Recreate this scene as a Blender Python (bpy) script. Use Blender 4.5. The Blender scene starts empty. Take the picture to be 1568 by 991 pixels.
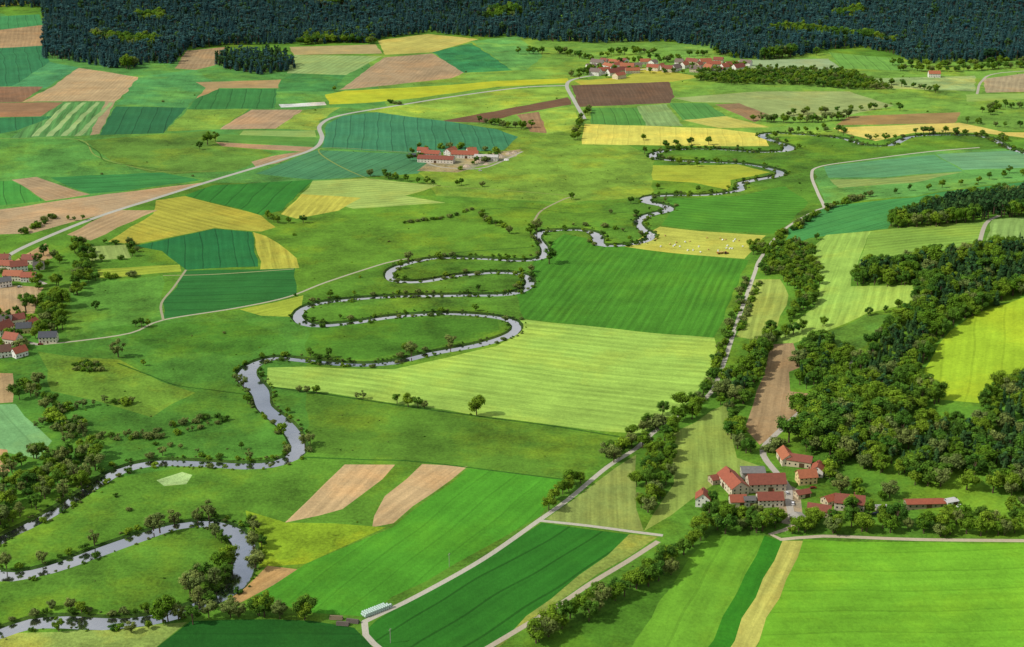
import bpy, bmesh, math, random
import numpy as np
from mathutils import Vector, Matrix
from mathutils.geometry import delaunay_2d_cdt
random.seed(7); rng=np.random.RandomState(5)
S=bpy.context.scene
COL=S.collection
# ------------------------------------------------------------ terrain & image-pixel mapping
CH=415.0; F=2154.0; CX,CY=784.0,495.5; PITCH=math.atan(780/2154.0)
def sst(a,b,x):
    t=min(1,max(0,(x-a)/(b-a))); return t*t*(3-2*t)
def H(x,y):
    z=170*sst(2750,4700,y)*(1+0.12*math.sin(x*0.0021+1)+0.08*math.sin(x*0.0057))
    z+=46*math.exp(-((x-480)/150.0)**2/2-((y-1130)/300.0)**2/2)
    z+=16*math.exp(-((x-760)/230.0)**2/2-((y-1750)/260.0)**2/2)
    z+=14*math.exp(-((x+700)/260.0)**2/2-((y-1900)/420.0)**2/2)
    if y>5200: z+=60*math.sin(x*0.0006+2)*sst(5200,9000,y)
    return z
cp,sp=math.cos(PITCH),math.sin(PITCH)
def G(px,py):
    """image pixel -> ground x,y"""
    u=(px-CX)/F; v=(py-CY)/F  # camera ray through the image pixel, followed down to the terrain
    dx=u; dy=cp-v*sp; dz=-sp-v*cp
    t=300.0; step=25.0
    while t<9000:
        if CH+dz*t-H(dx*t,dy*t)<0: break
        t+=step
    a,b=t-step,t
    for _ in range(18):
        m=(a+b)/2
        if CH+dz*m-H(dx*m,dy*m)<0: b=m
        else: a=m
    return (dx*a,dy*a)
def hexl(h,k=1.0):
    h=h.lstrip('#'); o=[]
    for i in (0,2,4):
        c=int(h[i:i+2],16)/255.0
        o.append((c/12.92 if c<=0.04045 else ((c+0.055)/1.055)**2.4)*k)
    return o
def veg(h,k,ty='m'):
    r,g,b=hexl(h,k)
    if ty=='p': return [r*.94,g*1.0,b*0.92]
    if r>g*0.62: return [r*0.95,g*0.97,b*0.95]
    l=0.3*r+0.6*g+0.1*b; r,g,b=[c*.94+l*.06 for c in (r,g,b)]
    return [r*1.08,g*0.88,b*0.95]
def spline(pts,step):
    P=[np.array(p,float) for p in pts]
    P=[2*P[0]-P[1]]+P+[2*P[-1]-P[-2]]
    out=[]
    for i in range(1,len(P)-2):
        p0,p1,p2,p3=P[i-1:i+3]
        n=max(1,int(np.linalg.norm((p2-p1)[:2])/step))
        for k in range(n):
            t=k/n
            out.append(0.5*((2*p1)+(-p0+p2)*t+(2*p0-5*p1+4*p2-p3)*t*t+(-p0+3*p1-3*p2+p3)*t**3))
    out.append(P[-2]); return np.array(out)
# ------------------------------------------------------------ node helpers
def mat(name):
    m=bpy.data.materials.new(name); m.use_nodes=True
    nt=m.node_tree; b=nt.nodes['Principled BSDF']; return m,nt,b
class N:
    def __init__(s,nt): s.nt=nt
    def inp(s,sock,v):
        if v is None: return
        if isinstance(v,(int,float)): sock.default_value=v
        elif isinstance(v,(tuple,list)):
            sock.default_value=v
        else: s.nt.links.new(v,sock)
    def m(s,op,a,b=None,c=None,clamp=False):
        n=s.nt.nodes.new('ShaderNodeMath'); n.operation=op; n.use_clamp=clamp
        s.inp(n.inputs[0],a); s.inp(n.inputs[1],b); s.inp(n.inputs[2],c); return n.outputs[0]
    def vm(s,op,a,b=None):
        n=s.nt.nodes.new('ShaderNodeVectorMath'); n.operation=op
        s.inp(n.inputs[0],a)
        if b is not None: s.inp(n.inputs[1],b)
        return n
    def noise(s,vec,scale,detail=4,rough=0.55):
        n=s.nt.nodes.new('ShaderNodeTexNoise'); s.inp(n.inputs['Vector'],vec)
        n.inputs['Scale'].default_value=scale; n.inputs['Detail'].default_value=detail
        n.inputs['Roughness'].default_value=rough; return n.outputs['Fac']
    def mix(s,f,a,b,bt='MIX'):
        n=s.nt.nodes.new('ShaderNodeMix'); n.data_type='RGBA'; n.blend_type=bt
        s.inp(n.inputs[0],f); s.inp(n.inputs[6],a); s.inp(n.inputs[7],b); return n.outputs[2]
    def attr(s,name,t='GEOMETRY'):
        n=s.nt.nodes.new('ShaderNodeAttribute'); n.attribute_name=name; n.attribute_type=t; return n
    def comb(s,x,y,z):
        n=s.nt.nodes.new('ShaderNodeCombineXYZ'); s.inp(n.inputs[0],x); s.inp(n.inputs[1],y); s.inp(n.inputs[2],z); return n.outputs[0]
    def sep(s,v):
        n=s.nt.nodes.new('ShaderNodeSeparateXYZ'); s.inp(n.inputs[0],v); return n.outputs
# ---- land material
LAND,nt,bs=mat('land_cover'); n=N(nt)
geo=nt.nodes.new('ShaderNodeNewGeometry'); P=geo.outputs['Position']
fd=n.sep(n.attr('fdir').outputs['Vector']); fa=n.sep(n.attr('famp').outputs['Vector'])
fc=n.attr('fcol').outputs['Color']
ps=n.sep(P)
perp=n.m('ADD',n.m('MULTIPLY',ps[0],fd[0]),n.m('MULTIPLY',ps[1],fd[1]))
par=n.m('SUBTRACT',n.m('MULTIPLY',ps[1],fd[0]),n.m('MULTIPLY',ps[0],fd[1]))
nd=n.noise(P,0.012,1)
t=n.m('ADD',n.m('MULTIPLY',perp,fd[2]),n.m('MULTIPLY',nd,1.0))
sw=n.m('SINE',n.m('MULTIPLY',t,6.2832))
sw=n.m('MULTIPLY',sw,n.m('MULTIPLY',nd,1.6))
streak=n.noise(n.comb(n.m('MULTIPLY',perp,0.35),n.m('MULTIPLY',par,0.012),0.0),1.0,4,0.6)
f1=n.m('ADD',1.0,n.m('MULTIPLY',fa[0],n.m('ADD',n.m('MULTIPLY',sw,0.45),n.m('MULTIPLY',n.m('SUBTRACT',streak,0.5),3.4))))
tr=n.m('FRACT',n.m('MULTIPLY',t,0.5))
trm=n.m('LESS_THAN',tr,0.075)
f2=n.m('SUBTRACT',1.0,n.m('MULTIPLY',trm,fa[1]))
big=n.noise(P,0.0045,4); mid=n.noise(P,0.026,6,0.7); fin=n.noise(P,0.45,3,0.7)
def c5(v,k): return n.m('MULTIPLY',n.m('SUBTRACT',v,0.5),k)
f3=n.m('ADD',1.0,n.m('MULTIPLY',fa[2],n.m('ADD',n.m('ADD',c5(big,1.9),c5(mid,3.4)),c5(fin,2.0))))
fac=n.m('MULTIPLY',n.m('MULTIPLY',f1,f2),f3)
fac=n.m('MAXIMUM',fac,0.25)
c=n.vm('SCALE',fc); nt.links.new(fac,c.inputs['Scale'])
p2=n.noise(n.vm('ADD',P,(311.,77.,0.)).outputs[0],0.011,5,0.68)
hf=n.m('MULTIPLY',n.m('MULTIPLY',n.m('SUBTRACT',p2,0.49,clamp=True),7.0,clamp=True),n.m('MULTIPLY',n.m('SUBTRACT',fa[2],.12),2.0,clamp=True),clamp=True)
c2=n.mix(hf,c.outputs[0],n.vm('MULTIPLY',c.outputs[0],(1.5,1.14,0.85)).outputs[0])
nt.links.new(c2,bs.inputs['Base Color']); bs.inputs['Roughness'].default_value=0.95
bs.inputs['Specular IOR Level'].default_value=0.1
bmp=nt.nodes.new('ShaderNodeBump'); bmp.inputs['Strength'].default_value=0.5; bmp.inputs['Distance'].default_value=0.8
nt.links.new(fin,bmp.inputs['Height']); nt.links.new(bmp.outputs[0],bs.inputs['Normal'])
# ---- simple colour material
MC={}
def flat(name,hx,rough=0.8,k=0.8,var=0.25,scale=1.5,metal=0):
    key=(name,hx)
    if key in MC: return MC[key]
    m,nt,b=mat(name); n=N(nt)
    g=nt.nodes.new('ShaderNodeNewGeometry')
    v=n.noise(g.outputs['Position'],scale,5,0.65)
    f=n.m('ADD',1.0-var/2,n.m('MULTIPLY',v,var))
    s=n.vm('SCALE',tuple(hexl(hx,k))); nt.links.new(f,s.inputs['Scale'])
    nt.links.new(s.outputs[0],b.inputs['Base Color']); b.inputs['Roughness'].default_value=rough
    b.inputs['Metallic'].default_value=metal
    MC[key]=m; return m
# ------------------------------------------------------------ fields (outlines in image pixels)
# type: m meadow, c crop w/ tramlines, h hay swaths, p ploughed, g rough grass
AMP={'m':(0.06,0,0.62,9),'c':(0.14,0.38,0.25,9),'h':(0.26,0.1,0.30,9),'p':(0.18,0.10,0.32,7),'g':(0,0,0.7,9),'s':(0.5,0.2,0.2,12),'q':(0.11,0.16,0.32,10)}
FN={'m':'meadow','c':'crop_field','h':'hay_meadow','p':'ploughed_field','g':'rough_grassland','s':'crop_field','q':'grain_field'}
FIELDS=[
('m','4f9a3e',[(-60,60),(0,20),(300,100),(520,90),(880,120),(860,150),(520,280),(330,280),(0,330),(-80,330)]),
('m','6fae36',[(560,85),(820,50),(1100,70),(1380,90),(1620,90),(1620,200),(1170,210),(880,190),(800,200),(600,180)]),
('m','519c3a',[(0,205),(150,205),(280,200),(480,230),(390,262),(320,278),(0,322)]),
('m','5f9a2e',[(130,215),(320,200),(420,235),(360,262),(240,268),(170,245)]),
('m','4d9428',[(-40,500),(250,480),(470,470),(470,690),(150,735),(-40,760)]),
('m','5a961c',[(400,310),(800,310),(980,330),(820,350),(820,400),(600,400),(440,460),(450,400),(400,350)]),
('m','6da22a',[(770,200),(890,190),(1000,240),(1000,300),(870,310),(670,300),(640,265),(780,235)]),
('m','4a8c1c',[(470,495),(620,486),(760,490),(770,505),(650,535),(560,550),(470,545)]),
('m','6aa428',[(60,540),(180,552),(250,585),(300,600),(230,640),(150,612),(80,600)]),
('m','468a1e',[(150,500),(370,490),(440,520),(370,545),(260,540)]),
('c','3c9a52',[(-40,27),(60,22),(68,38),(-40,50)]),
('q','b4c040',[(-40,-4),(62,-2),(40,6),(-40,14)]),
('p','b0906c',[(-40,50),(68,38),(66,70),(-40,76)]),
('c','2f8a50',[(-40,76),(66,70),(76,95),(20,132),(-40,134)]),
('m','46a05c',[(76,95),(120,103),(72,135),(20,132)]),
('p','bb9f7a',[(120,104),(212,118),(210,129),(177,155),(35,156),(80,133)]),
('p','937058',[(-40,133),(66,133),(35,156),(-40,158)]),
('p','a07a5c',[(-40,158),(96,157),(84,178),(-40,181)]),
('s','56a04c',[(96,157),(162,155),(140,207),(15,212),(60,180)]),
('c','2f8a4c',[(-40,182),(84,178),(25,200),(-40,212)]),
('q','a79470',[(162,155),(177,155),(152,205),(138,207)]),
('c','2a7c46',[(177,163),(285,165),(250,204),(152,207)]),
('m','4a9e4c',[(212,118),(300,106),(330,128),(300,150),(285,165),(180,160)]),
('p','ad9268',[(300,126),(430,122),(425,135),(335,135),(327,150),(300,151),(315,135)]),
('c','35883c',[(300,151),(335,136),(425,136),(420,166),(288,167)]),
('m','3f9040',[(430,122),(450,112),(530,113),(510,140),(425,140)]),
('m','74ac34',[(288,168),(382,167),(335,198),(253,201)]),
('p','b89a7c',[(385,168),(466,168),(421,197),(335,198)]),
('m','88ba3c',[(466,168),(522,164),(490,185),(486,200),(421,197)]),
('h','93b462',[(372,200),(482,200),(486,210),(366,208)]),
('q','569a38',[(335,205),(484,211),(480,223),(330,218)]),
('p','b39274',[(330,218),(482,225),(470,233),(340,224)]),
('p','b59878',[(385,248),(415,239),(465,232),(425,250),(390,256)]),
('p','a68c6c',[(268,105),(285,78),(345,72),(330,100),(300,107)]),
('h','8ab864',[(450,84),(585,86),(530,115),(440,112)]),
('p','b3a070',[(443,72),(575,68),(586,82),(450,84)]),
('q','c4bc62',[(578,62),(655,52),(732,60),(662,80),(590,84)]),
('m','2f8f4c',[(662,80),(722,66),(786,108),(706,112)]),
('m','5cab4a',[(722,63),(792,55),(832,85),(806,108),(786,108)]),
('p','b59a7a',[(520,138),(588,88),(662,82),(712,113),(690,120),(600,130)]),
('m','6fae38',[(706,112),(872,104),(880,118),(760,122),(700,120)]),
('q','bcc634',[(498,145),(530,139),(690,130),(760,124),(870,120),(872,127),(760,133),(640,150),(560,158),(505,160)]),
('m','80b634',[(560,170),(640,156),(760,138),(868,133),(870,148),(690,183),(585,175)]),
('p','7c5c48',[(672,186),(870,149),(876,160),(800,173),(740,188)]),
('c','3c9460',[(525,178),(575,172),(690,187),(762,198),(792,210),(772,230),(630,235),(494,226),(500,190)]),
('m','86be3a',[(825,171),(880,162),(890,197),(836,206)]),
('p','9a7a5c',[(792,176),(825,171),(838,204),(812,202)]),
('c','48985e',[(484,230),(630,236),(655,250),(640,266),(480,275),(392,266)]),
('p','735a49',[(875,131),(1024,125),(1033,148),(1025,158),(886,164)]),
('q','bcbc4a',[(880,124),(960,118),(985,103),(1075,118),(1030,125),(890,130)]),
('c','52a03c',[(904,165),(975,165),(990,192),(905,191)]),
('h','82b664',[(975,163),(1020,159),(1046,193),(990,193)]),
('c','4f9c40',[(1024,158),(1082,158),(1112,178),(1046,184)]),
('h','94b866',[(1030,150),(1160,140),(1300,140),(1368,162),(1300,176),(1180,180),(1130,158),(1060,156)]),
('p','93785a',[(1095,160),(1132,158),(1178,176),(1156,187)]),
('q','c6c464',[(1046,184),(1112,178),(1180,195),(1100,196)]),
('q','d6d060',[(895,190),(1000,193),(1100,197),(1168,205),(1178,224),(1120,224),(1040,223),(890,221)]),
('p','a88a5a',[(1280,192),(1300,178),(1472,172),(1462,189)]),
('q','dccc6c',[(1275,196),(1470,188),(1540,203),(1620,203),(1620,218),(1500,203),(1400,203),(1342,216),(1300,206)]),
('p','b3a080',[(1505,121),(1620,106),(1620,140),(1510,142)]),
('c','6db642',[(1268,80),(1375,90),(1382,108),(1290,105)]),
('h','92bc80',[(1130,92),(1268,90),(1290,106),(1130,106)]),
('m','8cb868',[(1340,120),(1495,116),(1492,140),(1340,135)]),
('h','97b85a',[(1480,145),(1620,142),(1620,150),(1480,156)]),
('m','6cab3c',[(1040,90),(1010,70),(1090,66),(1095,92)]),
('m','5caa46',[(1245,258),(1420,232),(1620,226),(1620,272),(1400,300),(1262,313)]),
('c','5cae6c',[(1262,255),(1430,237),(1475,262),(1350,272),(1268,272)]),
('c','6cb678',[(1432,236),(1620,228),(1620,256),(1475,260)]),
('h','86b054',[(1270,275),(1350,274),(1475,263),(1400,280),(1285,288)]),
('c','3f9c48',[(1262,317),(1400,302),(1620,273),(1620,288),(1480,292),(1372,333),(1358,350),(1240,364),(1195,385),(1210,350)]),
('h','98bc54',[(1238,385),(1265,360),(1332,354),(1312,408),(1300,438),(1396,437),(1402,462),(1330,480),(1262,508),(1215,526),(1190,524),(1197,508),(1247,470),(1257,430)]),
('h','80ba3e',[(1332,354),(1512,340),(1500,372),(1400,392),(1314,406)]),
('h','98bc64',[(1518,337),(1620,330),(1620,372),(1508,378)]),
('m','4f9430',[(1215,527),(1330,482),(1372,480),(1330,528),(1260,560),(1222,560)]),
('q','92c80e',[(1405,578),(1455,505),(1500,480),(1620,440),(1620,560),(1540,585),(1500,617),(1445,613)]),
('p','a88c6a',[(1180,527),(1216,525),(1224,562),(1208,570),(1212,600),(1246,603),(1218,640),(1192,665),(1166,682),(1138,657),(1150,620),(1170,575)]),
('h','8cb648',[(1032,662),(1122,614),(1116,660),(1128,700),(1165,715),(1095,742),(1060,760),(1030,790),(985,814),(1030,740)]),
('h','90b448',[(1155,428),(1195,428),(1208,452),(1190,500),(1160,520),(1128,515)]),
('h','43911a',[(815,400),(862,358),(958,378),(1146,398),(1093,518),(1050,514),(800,488),(790,450),(818,430)]),
('q','c0c456',[(958,378),(1010,347),(1172,361),(1140,396)]),
('h','4a9a20',[(1020,303),(1130,300),(1200,285),(1240,310),(1190,358),(1012,345),(1030,320)]),
('q','aab83c',[(1000,253),(1130,252),(1180,264),(1120,276),(1115,290),(1060,280),(998,276)]),
('h','a6cc5a',[(795,489),(940,503),(1094,518),(1100,540),(1075,590),(1045,625),(985,665),(850,652),(730,635),(500,602),(408,590),(412,562),(470,562),(600,566),(760,530),(795,512)]),
('m','559020',[(470,604),(730,638),(955,670),(965,690),(870,733),(720,714),(600,710),(470,690)]),
('p','cbab82',[(527,711),(606,712),(585,735),(522,780),(490,790),(438,800)]),
('p','cbab82',[(650,710),(718,714),(602,800),(570,807),(571,790),(590,760)]),
('g','86a628',[(378,780),(440,800),(590,806),(470,862),(400,868),(385,830)]),
('q','4aa81a',[(718,717),(864,733),(828,790),(700,862),(600,915),(560,945),(480,938),(385,915),(470,862),(600,806)]),
('p','be9c6c',[(350,922),(412,865),(460,870),(372,924)]),
('c','2c841c',[(832,801),(965,818),(930,850),(840,915),(735,1010),(590,1010),(562,965),(575,950)]),
('g','8a9c48',[(965,818),(1008,822),(965,850),(860,915),(750,1000),(735,1010),(840,915),(930,850)]),
('h','8cb050',[(838,796),(880,762),(972,695),(975,780),(985,814)]),
('q','68b41e',[(1085,820),(1172,820),(1070,1015),(955,1015),(1030,890)]),
('q','2f8c10',[(1172,820),(1197,830),(1105,1015),(1070,1015)]),
('h','c2c062',[(1197,829),(1231,829),(1145,1015),(1105,1015)]),
('q','68b814',[(1231,826),(1620,831),(1640,1020),(1145,1020)]),
('m','4a8a18',[(760,1015),(900,945),(1030,890),(955,1015)]),
('q','1f6a1c',[(215,1010),(290,950),(480,950),(545,962),(570,985),(580,1010)]),
('g','93ac54',[(-50,975),(230,958),(285,952),(215,1010),(-50,1015)]),
('q','74be70',[(-50,622),(25,618),(77,676),(60,702),(30,696),(-50,680)]),
('p','bb9c74',[(-50,570),(22,572),(20,615),(-50,622)]),
('p','c09a70',[(-50,682),(15,688),(12,722),(-50,725)]),
('p','b69a7a',[(20,275),(55,271),(138,298),(70,308)]),
('c','3fa038',[(-50,278),(20,277),(67,308),(-50,320)]),
('c','349040',[(75,272),(250,264),(310,276),(190,292),(138,297)]),
('p','b89c7c',[(-50,328),(0,321),(130,302),(322,278),(225,310),(150,330),(50,357),(-50,362)]),
('c','2f8c2a',[(325,284),(480,275),(432,322),(400,330),(372,322),(282,299)]),
('h','b3b044',[(240,307),(282,300),(400,330),(420,348),(400,355),(330,349),(205,375),(165,370),(235,327)]),
('p','bb9c78',[(175,322),(240,322),(140,368),(102,360)]),
('h','a6be62',[(480,277),(560,273),(672,284),(622,300),(682,310),(540,320),(462,298)]),
('h','bcb94e',[(430,328),(463,297),(552,303),(520,322),(455,335)]),
('c','1f7c3c',[(205,377),(330,350),(386,356),(396,408),(285,413),(250,384)]),
('c','2a7c30',[(285,414),(450,411),(455,450),(390,467),(252,488),(248,462),(268,440)]),
('h','bcbc4c',[(388,356),(408,362),(456,395),(456,411),(400,412)]),
('h','a8ba40',[(368,474),(465,452),(458,485),(400,484)]),
('p','bd9f7c',[(-40,435),(65,440),(52,480),(-40,486)]),
('p','b3946e',[(18,402),(70,372),(82,395),(40,406)]),
('h','a4b840',[(150,412),(275,405),(278,416),(150,427)]),
('h','8fb858',[(130,378),(195,375),(200,395),(135,400)]),
('m','559a2c',[(110,432),(252,422),(246,484),(105,516)]),
('m','a9c880',[(243,735),(275,725),(293,728),(285,742),(255,746)]),
('g','9c9c7c',[(640,262),(655,250),(740,236),(800,228),(790,240),(700,264)]),   # farmyard
('g','a49a84',[(1186,800),(1190,755),(1212,742),(1226,750),(1228,790),(1222,806)]),
('g','dfe3dc',[(427,160),(497,156),(501,161),(430,165)]),
]
for k in range(4):
    x0=80+k*22
    FIELDS.append(('q','8fc070',[(x0+22,157),(x0+29,157),(x0+29-50,208),(x0+18-50,209)]))
polys=[]
for ty,hx,pp in FIELDS:
    w=np.array([G(*p) for p in pp])
    e=np.roll(w,-1,0)-w; L=np.linalg.norm(e,axis=1); i=int(np.argmax(L)); d=e[i]/L[i]
    polys.append((ty,hx,w,d))
# ------------------------------------------------------------ river
RPX=[(1640,250,9),(1580,236,9),(1545,226,9),(1520,212,9),(1480,206,8),(1400,208,8),(1362,222,8),(1325,221,8),(1290,211,8),(1240,206,8),(1185,203,8),(1166,207,9),(1185,215,11),(1207,223,13),(1203,230,10),(1165,232,8),(1100,228,8),(1035,228,8),(1003,234,9),(1006,242,9),(1060,246,9),(1140,250,9),(1190,260,10),(1192,268,10),(1155,275,9),(1132,281,9),(1134,290,9),(1090,297,9),(1025,298,9),(992,301,9),(990,308,10),(1018,314,11),(1024,321,10),(995,328,9),(977,338,9),(985,350,9),(998,360,9),(982,370,9),(945,375,9),(918,373,11),(914,359,11),(890,351,8),(835,353,7),(823,362,7),(835,380,7),(830,393,7),(800,398,7),(740,395,7),(670,394,7),(622,403,7),(598,414,8),(602,428,8),(645,430,8),(700,421,8),(760,416,8),(802,420,8),(811,435,9),(780,449,9),(700,451,8),(600,453,8),(510,460,8),(467,470,8),(456,486,9),(480,497,9),(540,493,8),(600,484,8),(680,479,8),(750,483,8),(787,492,8),(786,508,9),(740,525,9),(660,540,9),(600,554,9),(540,557,9),(470,551,8),(420,547,8),(388,558,11),(378,575,14),(398,598,13),(405,622,11),(435,647,12),(452,668,12),(456,690,10),(430,706,9),(380,712,9),(300,708,8),(230,708,9),(185,719,9),(152,737,10),(110,765,8),(60,795,8),(5,822,8),(-30,850,8),(-5,880,10),(50,876,10),(100,862,11),(160,840,11),(220,819,11),(270,804,9),(320,800,9),(358,814,12),(375,835,13),(374,862,13),(360,895,10),(300,928,9),(225,948,11),(160,953,13),(100,950,13),(45,953,12),(0,968,11),(-60,985,11)]
rw=[(*G(a,b),w*(.70 if 330<b<560 else (.78 if b>700 else .82))) for a,b,w in RPX]
RIV=spline(rw,7.0)
RIV[:,2]*=1+.10*np.sin(np.arange(len(RIV))*.23)+.07*np.sin(np.arange(len(RIV))*.61)
ROADS=[('country_road','bcbcae',6,[(-40,430),(0,405),(15,390),(60,368),(150,332),(250,300),(330,275),(420,248),(478,229),(493,212),(490,192),(520,177),(600,163),(700,147),(800,134),(868,131)]),
('country_road','bcbcae',6,[(1060,96),(1010,104),(960,108),(925,113),(880,121),(868,131),(878,152),(895,182)]),
('farm_track','b9b69a',2.6,[(60,528),(120,522),(200,510),(250,490),(360,472),(440,455),(500,432),(590,403),(625,396)]),
('farm_track','a8a584',2.2,[(250,490),(247,465),(266,440),(285,413)]),
('gravel_road','c4c0ae',3.6,[(558,952),(640,912),(740,856),(825,797),(870,765),(930,715),(975,686),(1010,655),(1080,610),(1103,570),(1130,490),(1155,420),(1165,395),(1200,352),(1250,322),(1262,318),(1252,295),(1243,268),(1256,255),(1330,244),(1425,232),(1500,226)]),
('gravel_road','c4c0ae',3.6,[(558,952),(560,972),(590,1000),(640,1030)]),
('gravel_road','c4c0ae',3.0,[(825,797),(900,805),(960,813),(1015,820)]),
('gravel_road','beb49c',3.6,[(1008,829),(960,860),(905,893),(850,930),(745,993),(700,1020)]),
('farm_road','bab4a6',4.4,[(1215,800),(1208,770),(1208,748),(1192,727),(1174,706),(1168,688),(1186,667),(1240,618),(1290,572),(1312,548)]),
('gravel_road','c8bca0',3.4,[(1225,800),(1200,812),(1180,818),(1196,826),(1260,821),(1400,826),(1570,828),(1640,830)]),
('gravel_road','b9b4a0',4,[(1498,378),(1510,342),(1530,330)]),
('gravel_road','b9b4a0',4,[(1496,144),(1503,125),(1530,112),(1640,105)]),
('farm_track','a8a27e',2.4,[(818,338),(830,322),(866,304),(880,300)]),
('farm_track','8fa050',1.8,[(880,300),(780,292),(650,283),(560,272),(490,228),(640,234)]),
('farm_track','8fa050',1.6,[(0,212),(120,214),(150,240),(240,262),(330,262)]),
('farm_track','a8a878',1.6,[(250,422),(330,420),(450,412)]),
('farm_road','bab4a6',4,[(0,430),(40,425),(70,435)]),
('farm_road','bab4a6',4,[(-20,545),(30,525),(60,528)]),
('farm_road','b4b09c',3.5,[(640,234),(660,252),(700,258),(745,256),(800,232)]),
('ditch','3a6420',2.2,[(408,592),(500,604),(620,622),(735,638),(850,653),(955,670)]),
('ditch','3a6a20',1.8,[(180,556),(230,575),(270,590),(330,598),(385,605)]),
('ditch','406c22',1.8,[(625,399),(700,387),(760,382),(822,378)]),
('ditch','406c22',1.6,[(720,322),(800,318),(870,326),(960,325)]),
('ditch','3a6a20',1.8,[(460,700),(560,704),(650,708),(870,735)]),
('ditch','3a6a20',1.6,[(120,215),(150,232),(165,248),(240,258)]),
]
roads=[]
for nm,hx,w,pp in ROADS:
    roads.append((nm,hx,w,spline([G(*p) for p in pp],9.0)))
# ------------------------------------------------------------ CDT ground
V=[];E=[]
def addline(pts,closed=False):
    s=len(V)
    for p in pts: V.append(Vector((float(p[0]),float(p[1]))))
    m=len(pts)
    for i in range(m-1): E.append((s+i,s+i+1))
    if closed: E.append((s+m-1,s))
def subdiv(w,L):
    o=[]
    for i in range(len(w)):
        a,b=w[i],w[(i+1)%len(w)]; k=max(1,int(np.linalg.norm(b-a)/L))
        for j in range(k): o.append(a+(b-a)*j/k)
    return o
for i,(ty,hx,w,d) in enumerate(polys):
    s=np.array(subdiv(w,22))
    # hand-farmed edges are never ruler straight
    s=s+np.stack([np.sin(s[:,1]*.11+s[:,0]*.05)+.6*np.sin(s[:,1]*.31),np.sin(s[:,0]*.09+s[:,1]*.04)+.6*np.sin(s[:,0]*.27)],1)*(1.0 if ty!='m' else 1.8)
    polys[i]=(ty,hx,s,d); addline(s,True)
def offset(C,off):
    T=np.gradient(C[:,:2],axis=0); T/=np.linalg.norm(T,axis=1)[:,None]+1e-9
    Nn=np.stack([-T[:,1],T[:,0]],1)
    off=np.asarray(off)
    return C[:,:2]+Nn*(off[:,None] if off.ndim else off)
BK=3.2
hw=RIV[:,2]/2
for sgn in (1,-1):
    addline(offset(RIV,sgn*hw)); addline(offset(RIV,sgn*(hw+BK)))
for nm,hx,w,C in roads:
    for sgn in (1,-1): addline(offset(C,sgn*w/2))
for x in np.arange(-1500,1501,45.):
    for y in np.arange(380,3900,45.):
        V.append(Vector((x+random.uniform(-9,9),y+random.uniform(-9,9))))
for x in np.arange(-14000,14001,500.):
    for y in np.arange(-3000,16001,500.):
        if abs(x)>1500 or y<380 or y>3900: V.append(Vector((x+random.uniform(-50,50),y+random.uniform(-50,50))))
vo,eo,fo,_,_,_=delaunay_2d_cdt(V,E,[],0,1e-3)
VX=np.array([(v.x,v.y) for v in vo]); TR=np.array([f[:3] for f in fo])
CEN=VX[TR].mean(1)
def inpoly(pts,w):
    x,y=pts[:,0],pts[:,1]; r=np.zeros(len(pts),bool); j=len(w)-1
    for i in range(len(w)):
        xi,yi=w[i];xj,yj=w[j]
        if yi!=yj:
            r^=((yi>y)!=(yj>y))&(x<(xj-xi)*(y-yi)/(yj-yi)+xi)
        j=i
    return r
def segdist(pts,C,wd=None):
    best=np.full(len(pts),1e9)
    for i in range(len(C)-1):
        a=C[i,:2];b=C[i+1,:2];d=b-a;L=d@d
        if L<1e-9: continue
        m=np.where((abs(pts[:,0]-a[0])<60)&(abs(pts[:,1]-a[1])<60))[0]
        if len(m)==0: continue
        q=pts[m]-a; t=np.clip((q@d)/L,0,1)
        ds=np.linalg.norm(q-t[:,None]*d,axis=1)
        if wd is not None: ds=ds-(wd[i]*(1-t)+wd[i+1]*t)
        best[m]=np.minimum(best[m],ds)
    return best
cls=np.full(len(TR),-1)
for i,(ty,hx,w,d) in enumerate(polys): cls[inpoly(CEN,w)]=i
RD=len(polys)
for i,(nm,hx,w,C) in enumerate(roads): cls[segdist(CEN,C)<w/2]=RD+i
rc=segdist(CEN,RIV,hw); BANK=900
cls[rc<BK]=BANK
far=(CEN[:,1]>3300)|((abs(CEN[:,0])>1600))
vd=segdist(VX,RIV,hw)
Z=np.array([H(x,y) for x,y in VX])
Z-=np.clip((BK-vd)/BK,0,1)*2.0
def build_sheet(name,idx,cinfo):
    tr=TR[idx]; u,inv=np.unique(tr,return_inverse=True); inv=inv.reshape(tr.shape)
    me=bpy.data.meshes.new(name)
    me.from_pydata([(VX[k,0],VX[k,1],Z[k]) for k in u],[],inv.tolist()); me.update()
    me.polygons.foreach_set('use_smooth',[True]*len(me.polygons))
    nf=len(tr)
    ca=np.ones((nf,4));da=np.zeros((nf,3));aa=np.zeros((nf,3))
    for j,k in enumerate(idx):
        ci=cinfo(k); ca[j,:3]=ci[0];da[j]=ci[1];aa[j]=ci[2]
    me.attributes.new('fcol','FLOAT_COLOR','FACE').data.foreach_set('color',ca.ravel())
    me.attributes.new('fdir','FLOAT_VECTOR','FACE').data.foreach_set('vector',da.ravel())
    me.attributes.new('famp','FLOAT_VECTOR','FACE').data.foreach_set('vector',aa.ravel())
    me.materials.append(LAND)
    o=bpy.data.objects.new(name,me); COL.objects.link(o); return o
KA=0.77
def info_field(i):
    ty,hx,w,d=polys[i]; A=AMP[ty]
    r=random.Random(i)
    return (veg(hx,KA*r.uniform(.93,1.06),ty),(-d[1],d[0],1.0/(A[3]*r.uniform(.8,1.3))),(A[0],A[1],A[2]))
base=(veg('55941f',KA),(0.3,0.95,0.1),(0.03,0,0.68))
bank=(veg('3a6620',KA*.75),(1,0,0.1),(0,0,1.0))
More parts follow.
